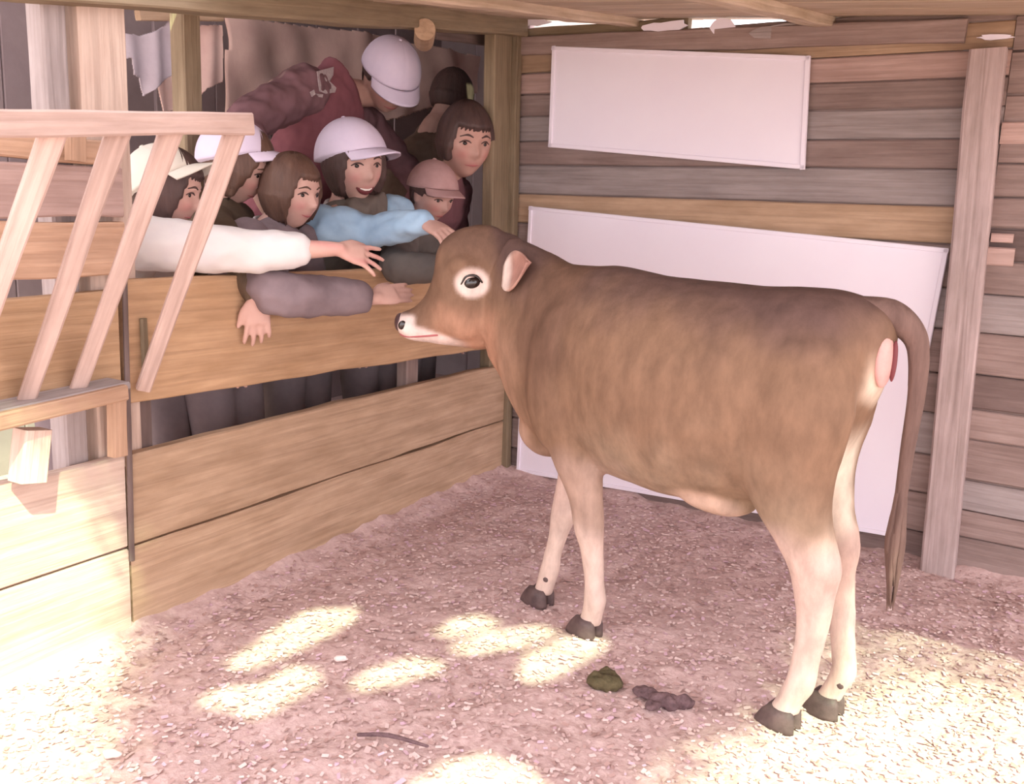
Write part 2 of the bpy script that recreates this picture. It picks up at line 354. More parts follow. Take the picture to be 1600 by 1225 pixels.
# ------------------------------------------------------------------ hay rack on the near bay
rack = empty('hay_rack', (-1.78, 1.2, .62), 'slanted wooden hay rack of four slats leaning out over a narrow shelf', 'hay rack')
a, b = at_x(-120, 193, -1.575), at_x(384, 193, -1.575)
plank('top_rail', rack, a, b, .046, .05, M_RACK, wob=.002)
a, b = at_x(-200, 704, -1.80), at_x(196, 613, -1.80)
plank('shelf_rail', rack, a, b, .036, .022, M_RACKTAN, wob=.002)
la = (V((-1.85, a.y, a.z+.012)), V((-1.85, b.y+.02, b.z+.012)))
plank('shelf', rack, *la, .085, .018, M_GREY, up=(1, 0, 0), wob=.002)
for (tx, ty), (bx, by) in (((86, 200), (-72, 640)), ((186, 202), (38, 634)), ((268, 202), (121, 612)), ((368, 205), (224, 606))):
    p, q = at_x(tx, ty, -1.585), at_x(bx, by, -1.862)
    o_ = (q-p).normalized()
    plank('slat', rack, p-o_*.01, q+o_*.004, .042, .022, M_RACK, up=(.5, .8, 0), wob=.002, taper=(.044, .034))
plank('slat_bracket', rack, at_x(118, 212, -1.86), at_x(118, 252, -1.86), .045, .02, M_RACKTAN, up=(0, 1, 0), wob=.001, seg=3)
plank('shelf_support', rack, at_x(52, 670, -1.845), at_x(44, 752, -1.845), .062, .05, M_PALEW, up=(0, 1, 0), wob=.002, seg=4)
plank('shelf_support', rack, at_x(182, 618, -1.855), at_x(184, 712, -1.855), .04, .03, M_RACKTAN, up=(0, 1, 0), wob=.002, seg=4)

# ------------------------------------------------------------------ visitors' alley behind the fence
wall_alley = empty('wall_alley', (-3.6, 3, 0), kind='structure')
for i in range(16):
    y0 = -.2 + i*.36
    plank('plank', wall_alley, (-3.62, y0+.18, -.06), (-3.62, y0+.18, 2.5), .354, .03, M_WALLBK, up=(0, 1, 0), seg=3)
wall_end = empty('wall_end', (-2.8, 5.3, 0), kind='structure')
for i in range(5):
    x0 = -3.7 + i*.36
    plank('plank', wall_end, (x0+.18, 5.35, -.06), (x0+.18, 5.35, 2.5), .354, .03, M_WALLBK, up=(1, 0, 0), seg=3)
wall_side = empty('added_wall_right', (-1.9, 4.4, 0), kind='structure')  # wall added to stop sky light reaching the person at the back
for i in range(6):
    y0 = 3.40 + i*.34
    plank('plank', wall_side, (-1.90, y0+.17, -.06), (-1.90, y0+.17, 2.6), .336, .03, M_WALLBK, up=(0, 1, 0), seg=3)
aroof = empty('ceiling_alley', (-2.9, 3, 2.2), kind='structure')
for i in range(9):
    x0 = -3.7 + i*.2
    plank('roof_board', aroof, (x0+.1, 1.2, 2.12+.02*i), (x0+.1, 5.4, 2.34+.02*i), .2, .02, M_DARKW, up=(1, 0, .1), seg=4)
plank('sun_blocker', aroof, (-2.02, 2.9, 2.1), (-2.02, 3.42, 2.15), .85, .02, M_DARKW)  # added to keep the sun off the person at the back
def drape(name, label, outline, x, m, depth=.03, cat='cloth', folds=3):
    """hanging cloth with folds; outline in the photograph gives its silhouette at distance x"""
    c = [at_x(px, py, x) for px, py in outline]; ys = [p.y for p in c]; zs_ = [p.z for p in c]
    y0, y1, z0, z1 = min(ys), max(ys), min(zs_), max(zs_)
    def inside(y, z):
        r = False
        for i in range(len(c)):
            a_, b_ = c[i], c[i-1]
            if (a_.z > z) != (b_.z > z) and y < (b_.y-a_.y)*(z-a_.z)/(b_.z-a_.z)+a_.y: r = not r
        return r
    ny, nz = 130, 90; gg = {}; v_ = []; f_ = []
    def vid(i, j, s):
        if (i, j, s) not in gg:
            y = y0+(y1-y0)*i/ny; z = z0+(z1-z0)*j/nz
            d = depth*(math.sin((y-y0)/(y1-y0)*folds*6.28+2*noise.noise(V((y*3, z*3, 0))))*.35 + noise.noise(V((y*5, z*4, 3))))
            gg[(i, j, s)] = len(v_); v_.append((x+d+.006*s, y, z))
        return gg[(i, j, s)]
    cells = {(i, j) for i in range(ny) for j in range(nz) if inside(y0+(y1-y0)*(i+.5)/ny, z0+(z1-z0)*(j+.5)/nz)}
    for i, j in cells:
        f_.append((vid(i, j, 1), vid(i+1, j, 1), vid(i+1, j+1, 1), vid(i, j+1, 1)))
        f_.append((vid(i, j+1, 0), vid(i+1, j+1, 0), vid(i+1, j, 0), vid(i, j, 0)))
        for di, dj, e in ((-1, 0, ((i, j+1), (i, j))), (1, 0, ((i+1, j), (i+1, j+1))), (0, -1, ((i, j), (i+1, j))), (0, 1, ((i+1, j+1), (i, j+1)))):
            if (i+di, j+dj) not in cells:
                (p, q), (r, s) = e; f_.append((vid(p, q, 0), vid(r, s, 0), vid(r, s, 1), vid(p, q, 1)))
    link(name, mesh(name, v_, f_, m, True), label=label, category=cat)
drape('hanging_cloth', 'limp grey cloth hanging at upper left behind the rack rail', [(188, 52), (222, 56), (262, 40), (270, 18), (296, 18), (304, 62), (296, 80), (270, 100), (268, 118), (246, 132), (238, 140), (226, 150), (218, 120), (206, 118), (202, 92), (188, 90)], -3.0, M_CLOTH)
drape('hanging_tarp', 'small brown tarp hanging below the grey cloth', [(290, 78), (312, 40), (345, 40), (345, 128), (318, 138), (300, 170), (252, 175), (244, 132), (262, 122), (275, 105)], -3.08, M_TARP, cat='tarp')
drape('hanging_tarp', 'wide pinkish brown tarp hanging behind the adult in the maroon jacket', [(352, 26), (560, 50), (680, 74), (760, 90), (765, 140), (700, 160), (600, 190), (352, 190)], -3.3, M_TARP, depth=.05, cat='tarp')
a, b = at_x(215, 24, -2.99), at_x(345, 26, -2.99)
plank('alley_rail', wall_alley, a, b, .035, .03, M_TAN, wob=.001)

# ------------------------------------------------------------------ calf
CO = V((-.68, 2.095, 0)); CU = V((-.973, .229, 0)).normalized(); CN = V((-.229, -.973, 0)).normalized()
def cl(s, t, z): return CO + CU*s + CN*t + V((0, 0, z))
HQ = V((-1.36, 2.25, 0)); HH = V((-.86, -.51, 0)).normalized(); HM = V((.51, -.86, 0)).normalized()
def hd(h, m, z): return HQ + HH*h + HM*m + V((0, 0, z))
calf = empty('calf', cl(0, 0, 0), 'brown calf with pale legs standing on the wood shavings', 'calf')
g = G(); N = 28
def section(top, bot, lat, hw, n=N, pw=.85):
    c = (top+bot)/2; a = (top-bot)/2; r = []
    for j in range(n):
        q = 2*math.pi*j/n; cs, sn = math.cos(q), math.sin(q)
        wv = 1 if cs < 0 else 1-.10*cs*cs
        r.append(c + a*cs + lat*(hw*math.copysign(abs(sn)**pw, sn)*wv))
    return r
rs = []
for s1, z1, s0, z0, hw in ((-.450, .885, -.435, .78, .028), (-.435, .920, -.41, .71, .060), (-.40, .940, -.375, .62, .100), (-.34, .955, -.33, .53, .14), (-.27, .957, -.26, .487, .166),
        (-.18, .949, -.18, .468, .188), (-.08, .949, -.08, .447, .196), (.02, .951, .02, .435, .196), (.12, .955, .12, .44, .188), (.22, .966, .22, .45, .165),
        (.31, .962, .33, .455, .148), (.39, .960, .45, .490, .125), (.46, .982, .545, .555, .098), (.54, 1.006, .60, .62, .076), (.60, 1.02, .655, .675, .068)):
    rs.append(section(cl(s1, 0, z1), cl(s0, 0, z0), CN, hw))
def lerp_rings(rs):
    out = []
    for i in range(len(rs)-1):
        p0 = rs[max(i-1, 0)]; p1 = rs[i]; p2 = rs[i+1]; p3 = rs[min(i+2, len(rs)-1)]
        for k in range(3):
            t = k/3; out.append([.5*(2*b_+(c_-a_)*t+(2*a_-5*b_+4*c_-d_)*t*t+(3*b_-a_-3*c_+d_)*t**3) for a_, b_, c_, d_ in zip(p0, p1, p2, p3)])
    return out+[rs[-1]]
g.add(*loft(lerp_rings(rs)))
hs_ = []
for (h1, z1), (h0, z0), hw in (((-.10, .985), (-.125, .81), .06), ((-.03, 1.040), (-.075, .745), .082), ((.045, 1.041), (-.02, .700), .088), ((.10, 1.018), (.02, .699), .092),
        ((.134, .972), (.05, .702), .090), ((.143, .905), (.085, .706), .074), ((.163, .843), (.125, .711), .058), ((.198, .806), (.17, .716), .052), ((.226, .797), (.208, .722), .052), ((.240, .782), (.234, .738), .036)):
    hs_.append(section(hd(h1, 0, z1), hd(h0, 0, z0), HM, hw, pw=.9))
g.add(*loft(lerp_rings(hs_)))
def leg(path):
    rr = [[cl(s, t, z) + CU*(rs_*math.cos(q)) + CN*(rt*math.sin(q)) for q in [2*math.pi*j/20 for j in range(20)]] for s, t, z, rs_, rt in path]
    g.add(*loft(lerp_rings(rr)))
leg([(-.29, .05, .90, .04, .02), (-.29, .080, .85, .10, .06), (-.285, .10, .72, .138, .080), (-.288, .102, .60, .116, .070), (-.308, .10, .51, .092, .055), (-.345, .09, .435, .072, .044), (-.366, .085, .385, .060, .038), (-.370, .078, .335, .047, .031),
     (-.372, .072, .255, .037, .026), (-.362, .069, .165, .031, .024), (-.355, .067, .108, .033, .029), (-.337, .066, .065, .030, .028), (-.325, .065, .035, .034, .033)])
leg([(-.29, -.04, .90, .04, .02), (-.29, -.068, .85, .10, .055), (-.275, -.070, .72, .125, .06), (-.275, -.068, .60, .100, .055), (-.300, -.066, .50, .074, .048), (-.338, -.065, .435, .056, .042), (-.352, -.064, .385, .048, .036), (-.360, -.064, .335, .038, .030),
     (-.374, -.064, .255, .032, .025), (-.390, -.063, .165, .028, .023), (-.398, -.063, .108, .030, .028), (-.382, -.061, .065, .028, .027), (-.370, -.060, .035, .032, .031)])
leg([(.34, .085, .76, .11, .055), (.32, .09, .64, .105, .060), (.298, .082, .54, .088, .054), (.278, .070, .45, .068, .045), (.258, .058, .37, .048, .037), (.247, .050, .29, .041, .034), (.241, .043, .235, .033, .027),
     (.236, .035, .165, .027, .024), (.233, .030, .105, .031, .028), (.242, .027, .06, .029, .027), (.250, .026, .03, .032, .031)])
leg([(.36, -.085, .76, .11, .055), (.375, -.09, .62, .10, .058), (.385, -.085, .52, .080, .050), (.395, -.075, .42, .055, .042), (.408, -.062, .34, .043, .035), (.415, -.052, .28, .040, .033), (.424, -.044, .22, .031, .027),
     (.434, -.035, .155, .026, .024), (.440, -.031, .105, .030, .027), (.452, -.029, .06, .028, .026), (.462, -.028, .03, .031, .030)])
MC = Matrix((CU, CN, V((0, 0, 1)))).transposed()
g.add(*ball(cl(.33, .105, .68), (.10, .05, .19), MC)); g.add(*ball(cl(.33, -.105, .68), (.10, .05, .19), MC))
g.add(*ball(cl(-.10, .03, .462), (.10, .07, .036), MC)); g.add(*ball(cl(.44, 0, .52), (.09, .07, .08), MC))
MH = Matrix((HH, HM, V((0, 0, 1)))).transposed()
g.add(*ball(hd(.055, .062, .93), (.05, .038, .035), MH)); g.add(*ball(hd(.055, -.062, .93), (.05, .038, .035), MH))   # brow
g.add(*ball(hd(.05, .06, .79), (.075, .030, .06), MH)); g.add(*ball(hd(.05, -.06, .79), (.075, .030, .06), MH))     # cheeks
g.add(*ball(hd(-.055, 0, .955), (.075, .066, .072), MH)); g.add(*ball(hd(-.09, 0, .88), (.07, .068, .12), MH))
body = union(g, .0075, 7, .5)
P = coords(body); d = P - np.array(CO); S = d@np.array(CU); Tt = d@np.array(CN); Z = P[:, 2]
dh = P - np.array(HQ); Hh = dh@np.array(HH); Hm = dh@np.array(HM)
LB = lambda c: np.array(lin(c)[:3])
def ss(x, a, b): t = np.clip((x-a)/(b-a), 0, 1); return (t*t*(3-2*t))[:, None]
nz = np.array([n3(p, 5) for p in P]); nf = np.array([n3(p, 14, 3) for p in P]); n1 = nz*.06+nf*.03
col = np.tile(LB((134, 103, 83)), (len(P), 1))
def mixin(c, w): 
    global col
    col = col*(1-w) + LB(c)*w
mixin((102, 78, 72), ss(Z+n1, .80, .95))                                  # darker back
mixin((112, 84, 69), ss(-np.abs(S-.36)+n1*1.5, -.16, -.02)*ss(Z, .5, .75))      # dark shoulder and neck
mixin((152, 126, 106), ss(-Z+n1*1.6, -.66, -.46)*ss(-S, -.3, -.1))             # lighter flank and belly
mixin((174, 136, 114), ss(S+n1, .42, .56)*ss(-Z-n1, -.86, -.70))            # warm brisket
mixin((188, 156, 138), ss(-np.hypot((S+.10)/.11, (Z-.445)/.06)+1+n1*3, 0, .4))    # pale belly fold
mixin((216, 192, 172), ss(-S+n1*.5, .405, .432)*ss(-Z, -.86, -.78)*ss(-Tt, -.10, -.05))        # cream buttock edge
mixin((206, 180, 160), ss(-S-.12*(Z-.5)+n1*2, .35, .42)*ss(-Z, -.70, -.55)*.75)
mixin((222, 202, 184), ss(-np.abs(Tt), -.075, -.045)*ss(-S, .22, .30)*ss(-Z, -.70, -.6))    # inner thighs
mixin((210, 178, 166), ss(-Z+n1*1.6, -.50, -.38)*(1-.55*ss(S, .05, .15)*ss(Tt, -.02, .02)*ss(Z, .24, .32)))                             # pinkish cream legs
mixin((214, 186, 174), ss(-Z+n1, -.33, -.22))
hw_ = ss(Hh + .3*(.95-Z), -.06, .0)*ss(S, .55, .62)
mixin((132, 101, 82), hw_)
mixin((184, 138, 114), hw_*ss(-Z+n1, -.86, -.76)*ss(-Hh, -.18, -.08))     # warm cheek
mixin((116, 88, 74), hw_*ss(Z+n1*.5, .93, 1.0))
mixin((232, 206, 196), ss(-np.hypot(Hh-.032, (Z-.892)*1.15)+n1*.06, -.056, -.036)*hw_)   # eye ring
mixin((240, 214, 206), ss(-Z+.20*Hh+n1*.3, -.735, -.715)*ss(Hh, .02, .10)*hw_)       # white lower muzzle
mixin((240, 216, 208), ss(Hh - .1*(Z-.76)+n1*.1, .178, .196)*ss(-Z, -.80, -.785))
vcol(body, col); body.materials.append(M_COAT)
# fine uneven coat
Nn = np.empty(len(P)*3); body.vertices.foreach_get('normal', Nn); Nn = Nn.reshape(-1, 3)
setcoords(body, P + Nn*(nf*.0025+nz*.003)[:, None])
ob = link('body', body, calf)
bvh = BVHTree.FromPolygons([v_.co for v_ in body.vertices], [tuple(p_.vertices) for p_ in body.polygons])
def surf_h(h, z, side=1):
    hit = bvh.ray_cast(hd(h, .4*side, z), -HM*side); return hit[0] if hit[0] else hd(h, .08*side, z)
for sd in (1, -1):
    p = surf_h(.033, .892, sd); Me = MH
    g = G(); g.add(*ball(p - HM*sd*.009, (.027, .016, .019), Matrix.Rotation(.25, 3, HM) @ MH)); e = link('eye', mesh('eye', g.v, g.f, M_EYE, True), calf)
    g = G(); g.add(*tube([p + HH*.028+V((0, 0, -.004)), p+HH*.014+V((0, 0, .0185))+HM*sd*.003, p-HH*.012+V((0, 0, .0195))+HM*sd*.003, p-HH*.028+V((0, 0, .003))], [.0025, .0035, .0035, .0025], 8))
    link('eyelid', mesh('eyelid', g.v, g.f, M_EYE, True), e)
    # nostril: dark comma
    p = surf_h(.222, .766, sd); g = G(); g.add(*ball(p - HM*sd*.001, (.011, .005, .013), Matrix.Rotation(-.5, 3, HM) @ MH)); link('nostril', mesh('nostril', g.v, g.f, M_EYE, True), calf)
    # ear: cupped leaf
    bs = surf_h(-.058, .925, sd) + HM*sd*.016; ax = (-HH*.42 + HM*sd*.80 + V((0, 0, .36))).normalized(); wd = (V((0, 0, 1)) - HH*.25); wd = (wd - ax*wd.dot(ax)).normalized(); nr = ax.cross(wd)*sd
    if nr.dot(HH) < 0: nr = -nr
    ver = []; n, m_ = 14, 10
    for i in range(n+1):
        u = i/n; w = .050*(math.sin(math.pi*min(1, u*.93+.07)**.75))**.8 + .004
        for j in range(m_+1):
            q = (j/m_-.5)*2; ver.append(bs + ax*(.130*u-.022) + wd*(w*q) - nr*(.018*(1-q*q)*min(1, u*1.6)*(1-.4*u)))
    nv = len(ver); ver += [p_ - nr*.007 for p_ in ver]; fc = []
    for i in range(n):
        for j in range(m_):
            a_ = i*(m_+1)+j; q4 = (a_, a_+1, a_+m_+2, a_+m_+1); fc.append(q4); fc.append(tuple(nv+k for k in reversed(q4)))
    bd = [j for j in range(m_+1)] + [i*(m_+1)+m_ for i in range(1, n+1)] + [n*(m_+1)+j for j in range(m_-1, -1, -1)] + [i*(m_+1) for i in range(n-1, 0, -1)]
    for k in range(len(bd)): a_, b_ = bd[k], bd[(k+1) % len(bd)]; fc.append((b_, a_, nv+a_, nv+b_))
    me = mesh('ear', ver, fc, M_COAT, True)
    pv = coords(me); uu = (pv-np.array(bs))@np.array(ax)/.13; qq = np.abs((pv-np.array(bs))@np.array(wd))/.046
    cc = LB((168, 124, 112))*(1-ss(qq, .5, 1.0)) + LB((190, 148, 134))*ss(qq, .5, 1.0); w_ = ss(-uu, -.22, .0); cc = cc*(1-w_)+LB((232, 208, 198))*w_; vcol(me, cc)
    link('ear', me, calf)
# nose pad, mouth line
g = G(); g.add(*ball(hd(.232, 0, .768), (.016, .036, .026), MH)); link('nose_pad', mesh('nose_pad', g.v, g.f, M_NOSE, True), calf)
pts = []
for h, z in ((.228, .738), (.215, .734), (.185, .735), (.155, .738), (.125, .742)):
    pts.append(surf_h(h, z))
g = G(); g.add(*tube(pts, [.003]*5, 8)); link('mouth_line', mesh('mouth_line', g.v, g.f, M_LIP, True), calf)
# hooves: two claws each
for s, t in ((-.322, .065), (-.366, -.06), (.256, .026), (.470, -.028)):
    hf = None
    for k in (-1, 1):
        rr = []
        for z, f0, f1, w in ((.048, -.030, .026, .015), (.03, -.036, .042, .019), (.006, -.038, .056, .021), (-.004, -.038, .058, .021)):
            c = (f0+f1)/2; ln = (f1-f0)/2
            rr.append([cl(s, t, z) + CU*(c+ln*math.cos(q)) + CN*(k*.017 + w*math.sin(q)*(1-.35*max(0, math.cos(q)))) for q in [6.2832*j/16 for j in range(16)]])
        gg = G(); gg.add(*loft(rr))
        if k == -1: hf = link('hoof', mesh('hoof', gg.v, gg.f, M_HORN, True), calf)
        else: link('claw', mesh('claw', gg.v, gg.f, M_HORN, True), hf)
    for k in (-1, 1):
        gg = G(); gg.add(*ball(cl(s-.032-(.0 if s < 0 else 0), t+k*.014, .085), (.011, .009, .012), MC, 10, 6)); link('dewclaw', mesh('dewclaw', gg.v, gg.f, M_HORN, True), hf)
# tail with switch
tp = [cl(-.37, 0, .915), cl(-.425, -.015, .915), cl(-.460, -.03, .890), cl(-.480, -.04, .85), cl(-.486, -.045, .76), cl(-.482, -.045, .65), cl(-.480, -.045, .54)]
g = G(); g.add(*tube(tp, [.034, .032, .028, .022, .018, .015, .013], 14, sub=4))
me = union(g, .005, 2); tl = link('tail', me, calf); me.materials.append(M_TAIL)
sw = G()
for i in range(26):
    a_ = random.random()*6.28; r_ = random.uniform(.004, .02); e_ = random.uniform(.28, .40)
    sw.add(*tube([cl(-.480, -.045, random.uniform(.50, .66)), cl(-.480+r_*math.cos(a_), -.045+r_*math.sin(a_), .45), cl(-.482+r_*.8*math.cos(a_), -.045+r_*math.sin(a_), (e_+.45)/2), cl(-.484+r_*.5*math.cos(a_+.5), -.045+r_*.5*math.sin(a_), e_)], [.006, .008, .006, .001], 6, sub=3))
link('tail_switch', mesh('tail_switch', sw.v, sw.f, M_TAIL, True), tl)
for i in range(40):                                     # rough hair along tail head
    pass
# vulva under the tail
hit = bvh.ray_cast(cl(-.9, .015, .825), CU); p = hit[0] if hit[0] else cl(-.45, .02, .82)
g = G(); g.add(*ball(p + CU*.004, (.014, .034, .055), MC)); vl = link('rump_skin', mesh('rump_skin', g.v, g.f, M_PINK, True), calf, label='bare pink skin under the tail')
g = G(); g.add(*ball(p - CU*.010 - CN*.012, (.007, .006, .042), MC)); link('skin_fold', mesh('skin_fold', g.v, g.f, M_MOUTH, True), vl)

# ------------------------------------------------------------------ people
def headpt(u):
    """point of a unit head in direction u (x right, y forward, z up); metres for a child"""
    x, y, z = u
    px, py, pz = .071*x, .088*y, .102*z
    if z < 0:
        px *= 1-.26*(-z)**1.3; py *= (1-.08*(-z)) if y > 0 else 1-.30*(-z)
    if y > 0: py *= 1-.10*(1-abs(x))*(1-abs(z)) ; px *= 1+.05*(1-abs(z))*y
    gs = lambda cx, cz, sx, sz: math.exp(-((px-cx)/sx)**2-((pz-cz)/sz)**2) if y > 0 else 0
    py += .020*gs(0, -.026, .010, .012) + .009*gs(0, -.010, .008, .018)
    py -= .010*(gs(.030, .002, .017, .010)+gs(-.030, .002, .017, .010))
    py += .005*(gs(.030, .022, .022, .008)+gs(-.030, .022, .022, .008))
    py += .006*gs(0, -.056, .018, .010) + .007*gs(0, -.086, .018, .012)
    py += .006*(gs(.036, -.030, .020, .020)+gs(-.036, -.030, .020, .020))
    return V((px, py, pz))
def sph(n=48, m=32):
    out = []
    for i in range(m+1):
        a = math.pi*i/m; z = math.cos(a); r = math.sin(a)
        for j in range(n):
            q = 2*math.pi*j/n; out.append((r*math.sin(q), r*math.cos(q), z))
    f = []
    for i in range(m):
        for j in range(n):
            k = (j+1) % n; f.append((i*n+j, (i+1)*n+j, (i+1)*n+k, i*n+k))
    return out, f
SPH, SPHF = sph(); SPH2, SPH2F = sph(72, 48)
def frame(f, roll=0):
    f = V(f).normalized(); r = f.cross(V((0, 0, 1))).normalized(); u = r.cross(f)
    M_ = Matrix((r, f, u)).transposed(); return M_ @ Matrix.Rotation(roll, 3, 'Y')
def hand(g, wrist, d, pn, side, k=1, curl=.25, spread=.16):
    """palm + 4 fingers + thumb. d: direction, pn: palm normal (side the fingers curl to), side: +1 thumb towards d x pn"""
    d = V(d).normalized(); pn = V(pn); pn = (pn - d*pn.dot(d)).normalized(); l = d.cross(pn)*side; w = V(wrist)
    P_ = [(0, .021, .015), (.022, .028, .0145), (.05, .036, .0135), (.075, .037, .011)]
    rr = [ring(w + d*(a*k), l*(b*k), pn*(c*k), 16) for a, b, c in P_]; g.add(*loft(rr))
    for i, (ln, off, sp_) in enumerate(((.060, .027, 1.1), (.068, .009, .35), (.063, -.009, -.35), (.048, -.0265, -1.2))):
        p = w + d*(.070*k) + l*(off*k); fd = (d + l*spread*sp_).normalized(); c = curl*(.8+.15*i); pts = [p - fd*.012*k, p]; cur = fd
        ax = fd.cross(pn)
        for j, fr in enumerate((.45, .31, .24)):
            cur = (cur*math.cos(c) + (pn - cur*pn.dot(cur)).normalized()*math.sin(c)).normalized(); p = p + cur*(ln*fr*k); pts.append(p)
        g.add(*tube(pts, [.0085*k, .0083*k, .0076*k, .0070*k, .0060*k], 10, sub=2))
    p = w + d*.020*k + l*.020*k; td = (d*.75 + l*.62 + pn*.18).normalized(); t2 = (d*.92 + l*.28 + pn*.26).normalized()
    g.add(*tube([p - td*.01*k, p + td*.026*k, p + td*.026*k + t2*.024*k, p + td*.026*k + t2*.044*k], [.0125*k, .0105*k, .0090*k, .0070*k], 10, sub=2))
def person(label, feet, head, face, neck, hips, shR, shL, armR, armL, k=1.0, top=M_GREYS, sleeves=None, trousers=M_TROUS, hair=M_HAIR, hairstyle='bob', cap=None, capM=M_CAP,
           roll=0, mouth='closed', collar=None, skin=(1, 1, 1), vest=None, capf=None, hk=None, group=None):
    hk = hk or k
    root = empty('person', (feet[0], feet[1], 0), label, 'person', group)
    head, neck, hips = V(head), V(neck), V(hips); shR, shL = V(shR), V(shL); F = frame(face, roll)
    lat = (shR-shL).normalized(); g = G()
    # head
    hv = [head + F @ (headpt(u)*hk) for u in SPH]; g.add(hv, SPHF)
    for sd in (1, -1): g.add(*ball(head + F @ (V((.069*sd, -.006, -.008))*hk), (.008*hk, .018*hk, .029*hk), F @ Matrix.Rotation(-.25*sd, 3, 'Z'), 12, 8))
    hb = head + F @ (V((0, -.022, -.06))*hk)
    g.add(*tube([hb, hb*.5+neck*.5, neck, neck*.7+hips*.3], [.046*hk, .043*k, .050*k, .05*k], 16, sub=3))
    chest = neck*.72+hips*.28; waist = neck*.35+hips*.65; hw = (shR-shL).length/2
    shc = (shR+shL)/2
    trunk = [shc+(neck-shc)*.55, shc, chest, waist, hips, hips+V((0, 0, -.07*k))]
    trad = [(hw*.45, .05*k), (hw*.92, .068*k), (hw*.98, .092*k), (hw*.82, .082*k), (hw*.95, .092*k), (hw*.80, .08*k)]
    g.add(*tube(trunk, trad, 20, lat=lat, sub=4))
    for sh, arm in ((shR, armR), (shL, armL)):
        el, wr = V(arm['e']), V(arm['w'])
        g.add(*tube([sh, sh*.5+el*.5, el, el*.5+wr*.5, wr, wr+V(arm['d']).normalized()*.015*k], [.042*k, .037*k, .032*k, .029*k, (.023*k, .019*k), (.022*k, .016*k)], 14, sub=3))
        hand(g, wr, arm['d'], arm.get('pn', (0, 0, -1)), arm.get('side', 1), k, arm.get('curl', .25), arm.get('spread', .16))
    legs = []
    for sd in (1, -1):
        hp = hips + lat*(.07*k*sd) + V((0, 0, -.05*k)); ft = V((feet[0], feet[1], .05*k)) + V((lat.x, lat.y, 0))*(.085*k*sd); fwd = V((-lat.y, lat.x, 0)).normalized()
        if fwd.x < 0: fwd = -fwd
        kn = hp*.5+ft*.5+fwd*.02; legs.append((hp, kn, ft, fwd))
        g.add(*tube([hp, kn, kn*.4+ft*.6, ft], [.072*k, .05*k, .046*k, .032*k], 14, sub=3))
        g.add(*tube([ft+V((0, 0, -.015)), ft+fwd*.07*k+V((0, 0, -.025*k)), ft+fwd*.12*k+V((0, 0, -.03*k))], [.033*k, .03*k, .022*k], 12, sub=2))
    bm_ = union(g, .0048 if k < 1.15 else .0055, 3, .5)
    P_ = coords(bm_); loc = (P_ - np.array(head)) @ np.array(F) / hk         # head-local
    c = np.ones((len(P_), 3))
    bl = np.exp(-((np.abs(loc[:, 0])-.038)/.016)**2-((loc[:, 2]+.030)/.016)**2)*(loc[:, 1] > .03); c = c*(1-.22*bl[:, None]*np.array([.1, 1, .8]))
    lp = np.exp(-(loc[:, 0]/.022)**2-((loc[:, 2]+.056)/.007)**2)*(loc[:, 1] > .05); c = c*(1-.30*lp[:, None]*np.array([.3, 1, .8]))
    vcol(bm_, c*np.array(skin)); bm_.materials.append(M_SKIN)
    link('body', bm_, root)
    bv = BVHTree.FromPolygons([v_.co for v_ in bm_.vertices], [tuple(p_.vertices) for p_ in bm_.polygons])
    def onface(x, z):
        o_ = head + F @ (V((x, .3, z))*hk); h_ = bv.ray_cast(o_, -(F @ V((0, 1, 0)))); return h_[0] if h_[0] else head + F @ (V((x, .08, z))*hk)
    fy = F @ V((0, 1, 0)); fx = F @ V((1, 0, 0)); fz = F @ V((0, 0, 1))
    for sd in (1, -1):
        p = onface(.030*sd, .001); gg = G(); gg.add(*ball(p - fy*.0085*hk - fx*(sd*.001*hk), (.0125*hk, .0092*hk, .0060*hk), F)); e = link('eye', mesh('eye', gg.v, gg.f, M_EYEW, True), root)
        gg = G(); gg.add(*ball(p - fy*.0015*hk, (.0070*hk, .0050*hk, .0058*hk), F)); link('iris', mesh('iris', gg.v, gg.f, M_EYE, True), e)
        gg = G(); gg.add(*tube([onface(.016*sd, .004), onface(.024*sd, .0085), onface(.034*sd, .0085), onface(.045*sd, .002)], [.0016*hk, .0026*hk, .0026*hk, .0016*hk], 8)); link('eyelid', mesh('eyelid', gg.v, gg.f, M_HAIR, True), e)
        gg = G(); gg.add(*tube([onface(.014*sd, .020), onface(.028*sd, .025), onface(.046*sd, .019)], [(.002*hk), (.0032*hk), (.0016*hk)], 8)); link('eyebrow', mesh('eyebrow', gg.v, gg.f, hair, True), root)
    gg = G()
    if mouth == 'open':
        xs = (-.024, -.013, 0, .013, .024); gg.add(*tube([onface(x, -.056-.010*(1-(x/.024)**2)) - fy*.003*hk for x in xs], [.004*hk, .0085*hk, .0105*hk, .0085*hk, .004*hk], 10)); mo = link('mouth', mesh('mouth', gg.v, gg.f, M_MOUTH, True), root)
        gg = G(); gg.add(*tube([onface(x, -.058-.004*(1-(x/.018)**2)) for x in (-.017, -.006, .006, .017)], [.002*hk, .0038*hk, .0038*hk, .002*hk], 8)); link('teeth', mesh('teeth', gg.v, gg.f, M_TOOTH, True), mo)
    else:
        up_ = .004 if mouth == 'smile' else 0
        gg.add(*tube([onface(x, -.058+up_*(abs(x)/.02)**2) - fy*.001*hk for x in (-.021, -.01, 0, .01, .021)], [.0012*hk, .0026*hk, .003*hk, .0026*hk, .0012*hk], 8)); link('mouth', mesh('mouth', gg.v, gg.f, M_LIP, True), root)
    # hair: a closed shell that dips into the head where there is none
    hvs = []; hr = random.random()*50
